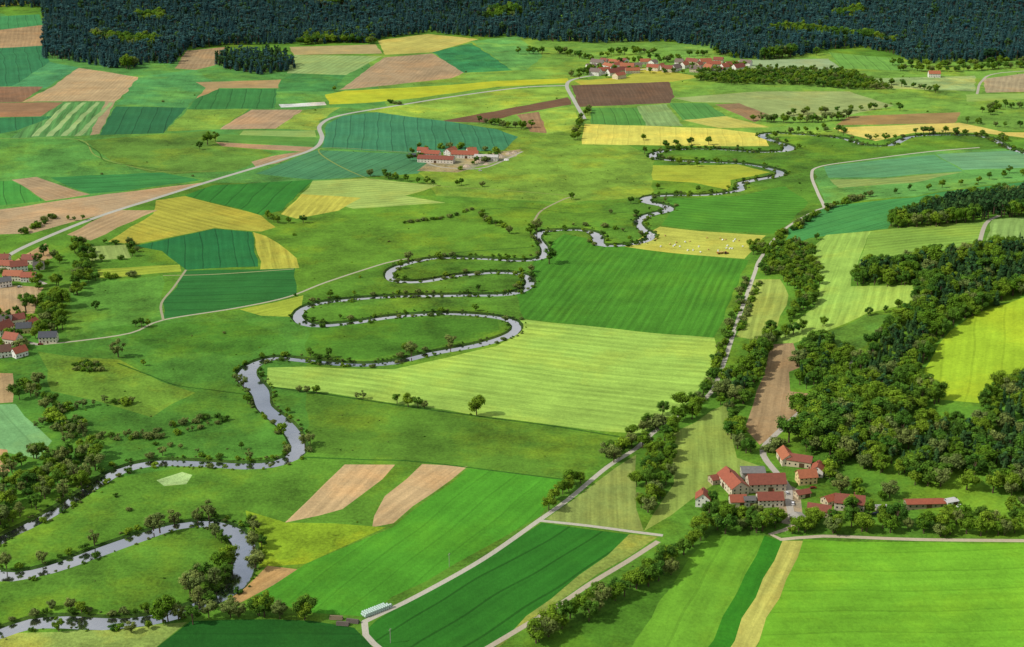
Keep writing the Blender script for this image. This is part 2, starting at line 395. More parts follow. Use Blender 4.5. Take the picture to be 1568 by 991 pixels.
farc=(hexl('1f4a30',KA*.6),(1,0,0.1),(0,0,1.0))
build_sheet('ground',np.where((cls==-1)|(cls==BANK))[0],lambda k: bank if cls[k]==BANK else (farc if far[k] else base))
for i in range(len(polys)):
    idx=np.where(cls==i)[0]
    if len(idx):
        inf=info_field(i); build_sheet(FN[polys[i][0]],idx,lambda k:inf)
for i,(nm,hx,w,C) in enumerate(roads):
    idx=np.where(cls==RD+i)[0]
    if len(idx):
        inf=(hexl(hx,0.75),(1,0,0.1),(0,0,0.12)) if nm!='ditch' else (hexl(hx,0.75),(1,0,0.1),(0,0,0.7)); build_sheet(nm,idx,lambda k:inf)
# water
WM,nt,bs=mat('river_water'); n=N(nt)
bs.inputs['Base Color'].default_value=(0.05,0.06,0.055,1); bs.inputs['Roughness'].default_value=0.08; bs.inputs['IOR'].default_value=1.33
gl=nt.nodes.new('ShaderNodeBsdfGlossy'); gl.inputs['Roughness'].default_value=0.06; gl.inputs['Color'].default_value=(.95,.95,.94,1)
mx=nt.nodes.new('ShaderNodeMixShader')
g=nt.nodes.new('ShaderNodeNewGeometry')
nt.links.new(n.m('ADD',.48,n.m('MULTIPLY',n.noise(g.outputs['Position'],.03,4,.6),.6)),mx.inputs[0])
bm_=nt.nodes.new('ShaderNodeBump'); bm_.inputs['Strength'].default_value=0.25; bm_.inputs['Distance'].default_value=0.08
nt.links.new(n.noise(g.outputs['Position'],0.5,5,.65),bm_.inputs['Height'])
nt.links.new(bm_.outputs[0],bs.inputs['Normal']); nt.links.new(bm_.outputs[0],gl.inputs['Normal'])
nt.links.new(bs.outputs[0],mx.inputs[1]); nt.links.new(gl.outputs[0],mx.inputs[2]); nt.links.new(mx.outputs[0],nt.nodes['Material Output'].inputs[0])
a=offset(RIV,hw+1.3); b=offset(RIV,-(hw+1.3)); vs=[];fs=[]
for i in range(len(RIV)):
    z=H(RIV[i,0],RIV[i,1])-1.25
    vs+=[(a[i,0],a[i,1],z),(b[i,0],b[i,1],z)]
    if i: fs.append((2*i-2,2*i-1,2*i+1,2*i))
me=bpy.data.meshes.new('river'); me.from_pydata(vs,[],fs); me.materials.append(WM)
COL.objects.link(bpy.data.objects.new('river',me))
# ------------------------------------------------------------ trees
def leafmat(name,c1,c2,trans=0.3):
    m,nt,b=mat(name); n=N(nt)
    oi=nt.nodes.new('ShaderNodeObjectInfo'); tone=n.attr('tone').outputs['Fac']
    base=n.mix(oi.outputs['Random'],(*c1,1),(*c2,1))
    s=n.vm('SCALE',base); nt.links.new(tone,s.inputs['Scale'])
    nt.links.new(s.outputs[0],b.inputs['Base Color']); b.inputs['Roughness'].default_value=0.75; b.inputs['Specular IOR Level'].default_value=0.1
    tl=nt.nodes.new('ShaderNodeBsdfTranslucent'); nt.links.new(s.outputs[0],tl.inputs[0])
    mx=nt.nodes.new('ShaderNodeMixShader'); mx.inputs[0].default_value=trans
    nt.links.new(b.outputs[0],mx.inputs[1]); nt.links.new(tl.outputs[0],mx.inputs[2]); nt.links.new(mx.outputs[0],nt.nodes['Material Output'].inputs[0])
    return m
L_BR=leafmat('broadleaf_foliage',(0.105,0.225,0.014),(0.21,0.33,0.022))
L_DK=leafmat('dark_broadleaf_foliage',(0.055,0.15,0.016),(0.11,0.22,0.02))
L_WI=leafmat('willow_foliage',(0.14,0.20,0.05),(0.20,0.25,0.06))
L_SP=leafmat('spruce_needles',(0.020,0.068,0.022),(0.050,0.115,0.026),0.1)
L_HAZE=leafmat('haze_tinted_spruce_needles',(0.018,0.070,0.078),(0.045,0.115,0.100),0.1)  # distance haze painted into the needles as a bluer, lighter base colour
BARK=flat('bark','5a4836',0.9,0.8,0.5,6)
def tube(bm,p0,p1,r0,r1,n=6):
    p0,p1=Vector(p0),Vector(p1); d=(p1-p0).normalized()
    u=d.orthogonal().normalized(); v=d.cross(u); A=[];B=[]
    for i in range(n):
        a=2*math.pi*i/n; w=u*math.cos(a)+v*math.sin(a)
        A.append(bm.verts.new(p0+w*r0)); B.append(bm.verts.new(p1+w*r1))
    for i in range(n):
        f=bm.faces.new((A[i],A[(i+1)%n],B[(i+1)%n],B[i])); f.material_index=1
def quad(bm,tl,c,nrm,s,tone,rnd,asp=0.8):
    u=nrm.orthogonal().normalized(); v=nrm.cross(u).normalized(); a=rnd.uniform(0,6.28)
    u,v=u*math.cos(a)+v*math.sin(a),v*math.cos(a)-u*math.sin(a)
    vs=[bm.verts.new(c+u*s),bm.verts.new(c+v*s*asp),bm.verts.new(c-u*s),bm.verts.new(c-v*s*asp)]
    f=bm.faces.new(vs); f[tl]=tone
def ico(bm,tl,c,r,tone,rnd):
    res=bmesh.ops.create_icosphere(bm,subdivisions=1,radius=r,matrix=Matrix.Translation(c))
    for v in res['verts']:
        v.co+=Vector((rnd.uniform(-1,1),rnd.uniform(-1,1),rnd.uniform(-1,1)))*r*0.18
        for f in v.link_faces: f[tl]=tone
def finish(bm,name,leaf):
    me=bpy.data.meshes.new(name); bm.to_mesh(me); bm.free(); me.materials.append(leaf); me.materials.append(BARK); return me
def broadleaf(seed,leaf,R=0.27,zc=0.60,rz=0.30,nl=17,per=75,name='broadleaf'):
    rnd=random.Random(seed); bm=bmesh.new(); tl=bm.faces.layers.float.new('tone')
    top=Vector((rnd.uniform(-.03,.03),rnd.uniform(-.03,.03),zc))
    tube(bm,(0,0,-0.03),top,0.028,0.014)
    for i in range(nl):
        a=rnd.uniform(0,6.28); zz=rnd.uniform(-1,1); rr=math.sqrt(1-zz*zz*.8)*rnd.uniform(.45,1)
        c=Vector((math.cos(a)*rr*R,math.sin(a)*rr*R,zc+zz*rz*0.85)); r=rnd.uniform(.085,.15)*(R/0.27)
        if zz>0.6: r*=0.85
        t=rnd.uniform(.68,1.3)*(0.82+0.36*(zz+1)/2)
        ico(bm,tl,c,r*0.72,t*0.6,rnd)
        if i%2==0: tube(bm,Vector((0,0,zc*rnd.uniform(.4,.8))),c,0.011,0.004,4)
        for k in range(per):
            d=Vector((rnd.gauss(0,1),rnd.gauss(0,1),rnd.gauss(0,1)+.25)).normalized()
            p=c+d*r*rnd.uniform(.72,1.18)
            nn=(d+Vector((rnd.gauss(0,.4),rnd.gauss(0,.4),rnd.gauss(0,.4)+.4))).normalized()
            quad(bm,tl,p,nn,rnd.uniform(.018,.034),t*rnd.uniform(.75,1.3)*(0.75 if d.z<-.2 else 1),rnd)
    return finish(bm,name,leaf)
def spruce(seed,leaf,R=0.17,name='spruce'):
    rnd=random.Random(seed); bm=bmesh.new(); tl=bm.faces.layers.float.new('tone')
    tube(bm,(0,0,-0.02),(0,0,0.97),0.018,0.003)
    nlay=13
    for i in range(nlay):
        z=0.13+0.83*i/nlay; r=R*(1-(i/nlay))**0.8*rnd.uniform(.85,1.15)+0.015
        nb=9
        for k in range(nb):
            a=6.28*k/nb+rnd.uniform(-.3,.3)+i; rr=r*rnd.uniform(.75,1.15); dr=rnd.uniform(.25,.5)*rr
            e=Vector((math.cos(a)*rr,math.sin(a)*rr,z-dr)); s=Vector((0,0,z+0.02)); sd=Vector((-math.sin(a),math.cos(a),0))*rr*.36
            m_=s.lerp(e,.6)+Vector((0,0,.01))
            vs=[bm.verts.new(s),bm.verts.new(m_-sd),bm.verts.new(e),bm.verts.new(m_+sd)]
            f=bm.faces.new(vs); f[tl]=rnd.uniform(.65,1.4)
            for q in range(3):
                c=s.lerp(e,rnd.uniform(.4,1.0))+sd*rnd.uniform(-.8,.8)
                quad(bm,tl,c,Vector((math.cos(a)*.6+rnd.gauss(0,.4),math.sin(a)*.6+rnd.gauss(0,.4),1)).normalized(),rnd.uniform(.015,.03),rnd.uniform(.6,1.5),rnd,.6)
    return finish(bm,name,leaf)
def bush(seed,leaf,name='bush'):
    rnd=random.Random(seed); bm=bmesh.new(); tl=bm.faces.layers.float.new('tone')
    for i in range(4): tube(bm,(0,0,-.03),(rnd.uniform(-.4,.4),rnd.uniform(-.4,.4),.6),.03,.01,4)
    for i in range(9):
        a=rnd.uniform(0,6.28); rr=rnd.uniform(0,.5); c=Vector((math.cos(a)*rr,math.sin(a)*rr,rnd.uniform(.25,.68))); r=rnd.uniform(.2,.34); t=rnd.uniform(.75,1.25)
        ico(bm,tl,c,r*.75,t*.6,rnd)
        for k in range(45):
            d=Vector((rnd.gauss(0,1),rnd.gauss(0,1),rnd.gauss(0,1)+.3)).normalized()
            quad(bm,tl,c+d*r*rnd.uniform(.75,1.2),(d+Vector((rnd.gauss(0,.5),rnd.gauss(0,.5),.3))).normalized(),rnd.uniform(.05,.09),t*rnd.uniform(.7,1.3),rnd)
    return finish(bm,name,leaf)
PM={}
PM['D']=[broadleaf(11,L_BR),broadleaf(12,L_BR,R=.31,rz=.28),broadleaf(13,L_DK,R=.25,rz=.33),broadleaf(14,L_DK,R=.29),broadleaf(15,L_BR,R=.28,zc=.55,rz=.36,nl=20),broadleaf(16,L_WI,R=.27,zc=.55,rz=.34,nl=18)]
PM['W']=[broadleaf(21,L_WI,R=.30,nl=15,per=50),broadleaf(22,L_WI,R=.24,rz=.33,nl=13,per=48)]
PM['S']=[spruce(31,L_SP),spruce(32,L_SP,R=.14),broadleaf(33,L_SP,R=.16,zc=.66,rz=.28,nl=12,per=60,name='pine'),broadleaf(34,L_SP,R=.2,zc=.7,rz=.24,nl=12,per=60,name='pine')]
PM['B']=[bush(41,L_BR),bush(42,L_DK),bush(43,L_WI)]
PM['Z']=[spruce(51,L_HAZE,R=.20),spruce(52,L_HAZE,R=.17),broadleaf(53,L_HAZE,R=.2,zc=.62,rz=.3,nl=10,per=40,name='far_tree')]
order=[];PC=bpy.data.collections.new('tree_library')
for k in 'DWSBZ':
    for m_ in PM[k]:
        o=bpy.data.objects.new('p%02d_%s'%(len(order),m_.name),m_); PC.objects.link(o); order.append((k,m_))
IDX={k:[i for i,(q,_) in enumerate(order) if q==k] for k in 'DWSBZ'}
ng=bpy.data.node_groups.new('plant_instances','GeometryNodeTree')
ng.interface.new_socket('Geometry',in_out='INPUT',socket_type='NodeSocketGeometry'); ng.interface.new_socket('Geometry',in_out='OUTPUT',socket_type='NodeSocketGeometry')
gi=ng.nodes.new('NodeGroupInput');go=ng.nodes.new('NodeGroupOutput')
iop=ng.nodes.new('GeometryNodeInstanceOnPoints'); ci=ng.nodes.new('GeometryNodeCollectionInfo')
ci.inputs['Collection'].default_value=PC; ci.inputs['Separate Children'].default_value=True; ci.inputs['Reset Children'].default_value=True
def na(nm,t):
    q=ng.nodes.new('GeometryNodeInputNamedAttribute'); q.data_type=t; q.inputs['Name'].default_value=nm; return q.outputs['Attribute']
cx=ng.nodes.new('ShaderNodeCombineXYZ'); ng.links.new(na('rot','FLOAT'),cx.inputs[2])
e2r=ng.nodes.new('FunctionNodeEulerToRotation'); ng.links.new(cx.outputs[0],e2r.inputs[0])
m2p=ng.nodes.new('GeometryNodeMeshToPoints')
ng.links.new(gi.outputs[0],m2p.inputs[0]); ng.links.new(m2p.outputs[0],iop.inputs['Points']); ng.links.new(ci.outputs[0],iop.inputs['Instance'])
iop.inputs['Pick Instance'].default_value=True
ng.links.new(na('idx','INT'),iop.inputs['Instance Index']); ng.links.new(e2r.outputs[0],iop.inputs['Rotation']); ng.links.new(na('scl','FLOAT_VECTOR'),iop.inputs['Scale'])
ng.links.new(iop.outputs[0],go.inputs[0])
def pick(kinds):
    return random.choice(IDX[random.choice(kinds)])
def scatter(name,pts):
    """pts: (x,y,h,idx)"""
    if not pts: return
    me=bpy.data.meshes.new(name); me.from_pydata([(p[0],p[1],H(p[0],p[1])-0.1) for p in pts],[],[])
    sc=[]
    for p in pts:
        br=order[p[3]][0] in 'DW'
        w=p[2]*random.uniform(.85,1.2)*(1.4 if br else 1.15); h=p[2]*(1.15 if br else 1.0); sc+=[w,w*random.uniform(.9,1.1),h]
    me.attributes.new('scl','FLOAT_VECTOR','POINT').data.foreach_set('vector',sc)
    me.attributes.new('rot','FLOAT','POINT').data.foreach_set('value',[random.uniform(0,6.28) for _ in pts])
    me.attributes.new('idx','INT','POINT').data.foreach_set('value',[p[3] for p in pts])
    o=bpy.data.objects.new(name,me); COL.objects.link(o)
    md=o.modifiers.new('plants','NODES'); md.node_group=ng
NM={'D':'deciduous_tree','W':'willow_tree','S':'spruce_tree','B':'bush','Z':'spruce_tree'}
def tree(px,py,h,k='D'):
    x,y=G(px,py); i=random.choice(IDX[k]); o=bpy.data.objects.new(NM[k],order[i][1]); COL.objects.link(o)
    h*=1.22
    o.location=(x,y,H(x,y)-.1); o.rotation_euler=(0,0,random.uniform(0,6.28)); w=h*random.uniform(1.05,1.4); o.scale=(w,w,h)
def clear(pts,m=1.0):
    if not pts: return pts
    P_=np.array([p[:2] for p in pts]); ok=segdist(P_,RIV,hw)>BK*0.6
    for nm,hx,w,C in roads: 
        if nm!='ditch': ok&=segdist(P_,C)>w/2+m
    return [p for p,o in zip(pts,ok) if o]
def forest(name,pp,sp,h0,h1,kinds,edge=None,mixd=0.0):
    w=np.array([G(*p) for p in pp]); lo=w.min(0);hi=w.max(0)
    gx,gy=np.meshgrid(np.arange(lo[0],hi[0],sp),np.arange(lo[1],hi[1],sp)); q=np.stack([gx.ravel(),gy.ravel()],1)
    q+=rng.uniform(-.45*sp,.45*sp,q.shape); q=q[inpoly(q,w)]
    ed=None
    if edge: ed=segdist(q,np.vstack([w,w[:1]]))
    pts=[]
    for j,(x,y) in enumerate(q):
        cl=0.5+0.5*math.sin(x*.021+math.sin(y*.017)*2)*math.sin(y*.019+1)
        c3=math.sin(x*.013+2*math.sin(y*.009))*math.sin(y*.011+x*.004)
        kk=kinds
        if edge and ed[j]<edge+8*cl: kk='DDD'
        if mixd and c3>1-mixd: kk='DDS'
        h=random.uniform(h0,h1)*(0.82+.30*cl)
        if kk=='DDD': h*=0.8
        pts.append((x,y,h,pick(kk)))
    scatter(name,clear(pts,1.5))
def row(name,pp,sp,jit,h0,h1,kinds):
    C=spline([G(*p) for p in pp],sp); pts=[]
    for x,y,*_ in C:
        if random.random()<.12: continue
        pts.append((x+random.uniform(-jit,jit),y+random.uniform(-jit,jit),random.uniform(h0,h1),pick(kinds)))
    scatter(name,clear(pts,.5))
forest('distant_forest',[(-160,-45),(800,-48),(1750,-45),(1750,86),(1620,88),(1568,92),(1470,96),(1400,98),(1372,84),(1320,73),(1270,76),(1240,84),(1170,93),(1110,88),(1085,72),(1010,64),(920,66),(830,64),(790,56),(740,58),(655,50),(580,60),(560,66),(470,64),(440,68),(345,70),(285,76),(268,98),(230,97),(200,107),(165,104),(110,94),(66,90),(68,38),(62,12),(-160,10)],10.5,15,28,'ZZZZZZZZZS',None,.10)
forest('wood',[(330,98),(338,86),(385,82),(440,86),(452,106),(400,115),(345,107)],9,16,22,'ZS')
forest('wood',[(452,70),(470,55),(520,48),(562,54),(578,68),(520,66)],9,11,16,'DDZ')
forest('ridge_forest',[(1197,682),(1216,642),(1262,615),(1300,572),(1340,522),(1378,492),(1402,464),(1398,440),(1303,438),(1310,418),(1360,408),(1440,398),(1620,378),(1620,436),(1500,478),(1455,503),(1400,578),(1440,618),(1400,640),(1500,660),(1500,618),(1545,588),(1640,560),(1640,745),(1560,770),(1500,735),(1470,722),(1410,755),(1380,728),(1310,722),(1245,688)],7.5,12,20,'SSSSD',11,.3)
forest('ridge_forest',[(1358,350),(1372,336),(1480,308),(1620,292),(1620,332),(1500,340),(1440,347)],8.5,14,19,'SSSS',6)
forest('valley_wood',[(1148,378),(1215,372),(1245,382),(1257,430),(1245,472),(1200,508),(1212,455),(1196,424),(1160,422)],8,8,15,'DDD')
forest('valley_wood',[(1150,530),(1185,508),(1164,570),(1142,618),(1120,640),(1090,622),(1112,590)],8,8,14,'DDDS')
forest('valley_wood',[(1000,695),(1032,665),(1034,700),(1026,760),(1000,785),(975,785),(975,730)],8,8,14,'DDD')
forest('valley_wood',[(1216,600),(1218,545),(1262,520),(1306,540),(1292,562),(1250,600)],8.5,9,15,'DDS')
forest('valley_wood',[(1110,650),(1142,630),(1130,665),(1155,700),(1120,695)],8,9,13,'DD')
forest('riverside_wood',[(-60,830),(-60,745),(30,735),(70,700),(140,695),(150,728),(100,762),(30,800)],9,8,15,'DDW')
forest('riverside_wood',[(285,905),(350,850),(400,845),(405,870),(345,930),(290,935)],8.5,8,13,'DWD')
row('tree_row',[(822,985),(870,950),(930,915),(1000,885),(1055,845),(1080,812)],6.5,4,9,15,'DDD')
row('tree_row',[(850,975),(930,925),(1010,885),(1060,840)],7,4,8,14,'DD')
row('tree_row',[(1075,815),(1150,812),(1240,812),(1400,815),(1500,822),(1640,825)],6,4,7,13,'DDD')
row('tree_row',[(1090,800),(1130,805),(1180,808),(1300,800),(1420,808),(1560,808),(1640,810)],6,6,8,14,'DDD')
row('tree_row',[(1300,792),(1400,798),(1500,795),(1640,790)],8,8,6,12,'DDB')
row('tree_row',[(832,785),(865,755),(890,740)],6,3,8,12,'DD')
row('tree_row',[(930,705),(975,670),(1020,640),(1085,605)],7,5,6,12,'DDB')
row('tree_row',[(985,690),(1030,660),(1080,625),(1110,600)],7,4,8,13,'DD')
row('hedgerow',[(1142,430),(1118,500),(1100,545),(1085,595)],6,2.5,4,8,'BDB')
row('hedgerow',[(1160,435),(1142,480),(1128,515)],5,2,3,6,'B')
row('hedgerow',[(1185,372),(1215,350),(1255,328),(1320,303)],8,4,5,9,'DB')
row('tree_row',[(1270,318),(1330,300),(1420,290),(1560,268)],24,6,6,10,'D')
row('tree_row',[(1142,620),(1162,575),(1176,530),(1225,508)],8,3,7,11,'DD')
row('tree_row',[(385,945),(440,940),(475,948)],6,4,7,12,'D')
row('tree_row',[(230,950),(260,955),(350,945),(420,942)],7,4,7,12,'DDW')
row('hedgerow',[(150,672),(190,668),(230,670),(260,655),(330,640)],3.6,2,3,6,'BW')
row('hedgerow',[(240,672),(300,658),(360,640)],5,2,3,5,'BW')
row('hedgerow',[(60,655),(90,635),(140,620),(200,618)],4,3,4,7,'BW')
row('hedgerow',[(140,676),(220,672),(280,690),(330,700)],7,4,2,4,'BW')
row('tree_row',[(20,610),(40,590),(55,600),(100,650),(120,665)],6,7,6,10,'DBW')
row('tree_row',[(60,700),(90,715),(130,690),(145,715)],6,5,8,12,'D')
row('tree_row',[(0,735),(30,710),(60,700)],6,5,8,12,'DW')
row('hedgerow',[(620,342),(680,334),(720,322)],5,2,2.5,5,'B')
row('hedgerow',[(735,328),(750,342),(780,350)],5,2,3,7,'BD')
row('hedgerow',[(880,345),(940,350),(975,372)],12,3,3,6,'BW')
row('tree_row',[(408,335),(430,342),(462,342)],7,3,6,9,'D')
row('tree_row',[(560,270),(600,275),(625,278),(650,282)],7,4,6,11,'D')
row('tree_row',[(660,286),(700,284),(790,285)],24,5,6,9,'D')
row('tree_row',[(150,430),(175,425),(200,425)],6,3,5,9,'DB')
row('hedgerow',[(30,360),(60,345),(80,335),(125,338)],6,3,4,7,'DB')
row('garden_trees',[(40,520),(90,500),(75,470),(40,470)],6,7,7,13,'D')
row('garden_trees',[(0,480),(30,490),(60,492),(90,485)],9,8,6,11,'DB')
row('garden_trees',[(0,500),(25,515),(60,512),(30,535),(0,530)],10,5,5,10,'DB')
row('garden_trees',[(0,420),(20,404),(50,400),(75,420)],9,6,5,10,'DB')
row('garden_trees',[(80,470),(120,440),(130,400),(125,375)],6,8,7,13,'D')
row('garden_trees',[(75,395),(100,400),(130,420),(100,440),(60,440)],7,8,7,13,'D')
row('garden_trees',[(120,395),(160,400),(200,392),(195,375),(130,375)],12,4,5,9,'DB')
row('garden_trees',[(632,246),(650,228),(690,226),(730,228),(760,236),(700,262)],12,8,5,10,'DB')
row('garden_trees',[(1110,790),(1150,790),(1185,812),(1250,804),(1330,796)],9,6,5,10,'DB')
row('garden_trees',[(1150,695),(1220,686),(1270,700),(1290,740),(1350,760)],9,7,5,10,'DB')
row('village_trees',[(795,82),(850,82),(900,90),(960,82),(1010,84)],8,14,8,14,'D')
row('village_trees',[(885,120),(900,112),(960,98),(1040,92),(1100,82),(1130,90)],7,16,8,13,'D')
row('village_trees',[(920,118),(950,108),(990,112),(1040,112),(1110,110)],12,10,6,10,'D')
row('village_trees',[(1030,100),(1080,112),(1130,104),(1180,108)],10,12,8,12,'D')
forest('tree_belt',[(1060,124),(1120,114),(1200,108),(1290,110),(1345,130),(1370,138),(1300,137),(1200,130),(1120,130)],8.5,7,15,'DDD')
row('tree_belt',[(1330,125),(1400,135),(1435,142)],9,6,8,12,'D')
row('tree_belt',[(1155,185),(1200,188),(1260,186),(1305,180)],6,6,8,13,'DW')
row('tree_belt',[(1190,178),(1280,172),(1380,165)],12,6,7,11,'D')
row('tree_belt',[(1380,108),(1450,110),(1520,106),(1620,98)],6,9,8,13,'D')
row('tree_belt',[(1370,100),(1450,102),(1560,96),(1620,92)],7,9,8,13,'D')
row('tree_belt',[(1505,175),(1540,165),(1620,170)],7,10,8,13,'D')
row('tree_belt',[(1480,190),(1560,195),(1620,205)],9,7,7,11,'D')
row('tree_belt',[(735,188),(790,197),(812,195)],7,4,7,12,'D')
row('tree_belt',[(880,215),(885,195),(898,170)],10,4,7,11,'D')
row('tree_belt',[(1020,225),(1060,222),(1085,222)],9,4,8,12,'D')
row('tree_belt',[(1040,252),(1070,255),(1105,250)],10,4,7,10,'D')
row('tree_belt',[(1170,212),(1260,200),(1340,215),(1430,205),(1540,215)],11,7,6,11,'D')
row('tree_belt',[(600,158),(610,160)],6,2,5,7,'B')
for t in [(730,636,15),(841,404,14),(822,354,14),(812,360,11),(780,358,9),(625,623,10),(608,618,7),(640,624,8),(650,625,6),(556,611,6,'W'),(547,611,5,'W'),(485,603,7),(470,602,6),(458,600,5),(181,547,14,'W'),(318,222,16),(306,229,10),(330,217,12),(217,502,8),(208,501,6),(227,500,6),(147,475,8),(40,478,15),(96,472,16),(96,505,11),(30,612,9),(220,560,5),(987,236,9),(875,306,8),(1007,290,7),(1392,292,7),(1055,222,8),(966,312,8),(245,815,12,'W'),(235,812,9,'W'),(268,808,11,'W'),(320,795,11,'W'),(303,800,9,'W'),(145,835,9,'W'),(250,953,15),(125,938,7),(305,930,12,'W'),(467,685,9,'W'),(475,680,7,'W'),(390,815,9,'W'),(388,840,10,'W'),(355,865,9,'W'),(630,545,11,'W'),(622,540,8),(690,530,9,'W'),(373,595,9,'W'),(365,588,8,'W'),(733,446,6),(370,688,5),(940,708,12),(975,745,10),(1287,755,13),(1362,762,12),(1330,790,10),(1480,750,12),(1520,755,13),(1440,745,13),(1160,792,9),(1112,800,12),(1090,772,8),(1140,795,8),(1250,690,12),(1270,735,9),(1355,700,13),(1545,720,14),(1500,720,14),(840,975,12),(467,948,12),(405,942,13),(20,520,9),(60,590,11),(690,535,6),(1115,290,5),(1250,85,14),(512,140,8),(626,400,9,'W'),(905,95,12),(1160,80,12),(1378,170,9),(1545,265,8),(1250,368,7),(1355,479,6),(1330,484,7),(1375,472,7),(1260,500,8),(10,870,9,'W'),(65,862,7,'W'),(440,697,7,'W'),(935,328,6),(985,215,8),(700,285,7),(430,660,6,'B')]:
    tree(*t)
forest('bushes',[(112,567),(120,556),(150,555),(158,568),(130,572)],4.5,3,5,'B')
forest('bushes',[(85,655),(120,640),(135,670),(100,680)],5,4,7,'BW')
# riverside fringe
pts=[]
for k in range(len(RIV)):
    x,y,w=RIV[k]
    a_=RIV[min(k+1,len(RIV)-1),:2]-RIV[max(k-1,0),:2]; a_=a_/(np.linalg.norm(a_)+1e-9); nn=np.array([-a_[1],a_[0]])
    near=y<1000 and x<0
    cl=0.5+0.5*math.sin(k*.11)*math.sin(k*.037+1)
    for s in (1,-1):
        for rep in range(3):
            if random.random()<(.35+.6*cl if near else .25+.4*cl):
                o=nn*s*(w/2+random.uniform(2.2,5.5)); pts.append((x+o[0]+random.uniform(-3,3)*a_[0],y+o[1]+random.uniform(-3,3)*a_[1],random.uniform(.8,1.8) if random.random()<.7 else random.uniform(2,4.5),random.choice(IDX['B'])))
        if random.random()<(.24*cl if near else .08*cl):
            o=nn*s*(w/2+random.uniform(4,8)); pts.append((x+o[0],y+o[1],random.uniform(4,9),random.choice(IDX['D']+IDX['W'])))
P_=np.array([p[:2] for p in pts]); ok=segdist(P_,RIV,hw)>1.5
scatter('riverside_bushes',[p for p,o in zip(pts,ok) if o])
# tussocks and seedlings in the unmown meadows
mow=[polys[i][2] for i in range(len(polys)) if polys[i][0]!='m']
q=np.stack([rng.uniform(-900,900,5200),rng.uniform(600,2500,5200)],1)
dens=np.array([0.5+0.5*math.sin(x*.03+2*math.sin(y*.011))*math.sin(y*.023+x*.006) for x,y in q])
q=q[dens>rng.uniform(.25,1.0,len(q))]
bad=np.zeros(len(q),bool)
for w_ in mow: bad|=inpoly(q,w_)
q=q[~bad]
scatter('meadow_tussocks',clear([(x,y,random.uniform(.5,1.1) if random.random()<.93 else random.uniform(1.5,3),pick('B')) for x,y in q],1))
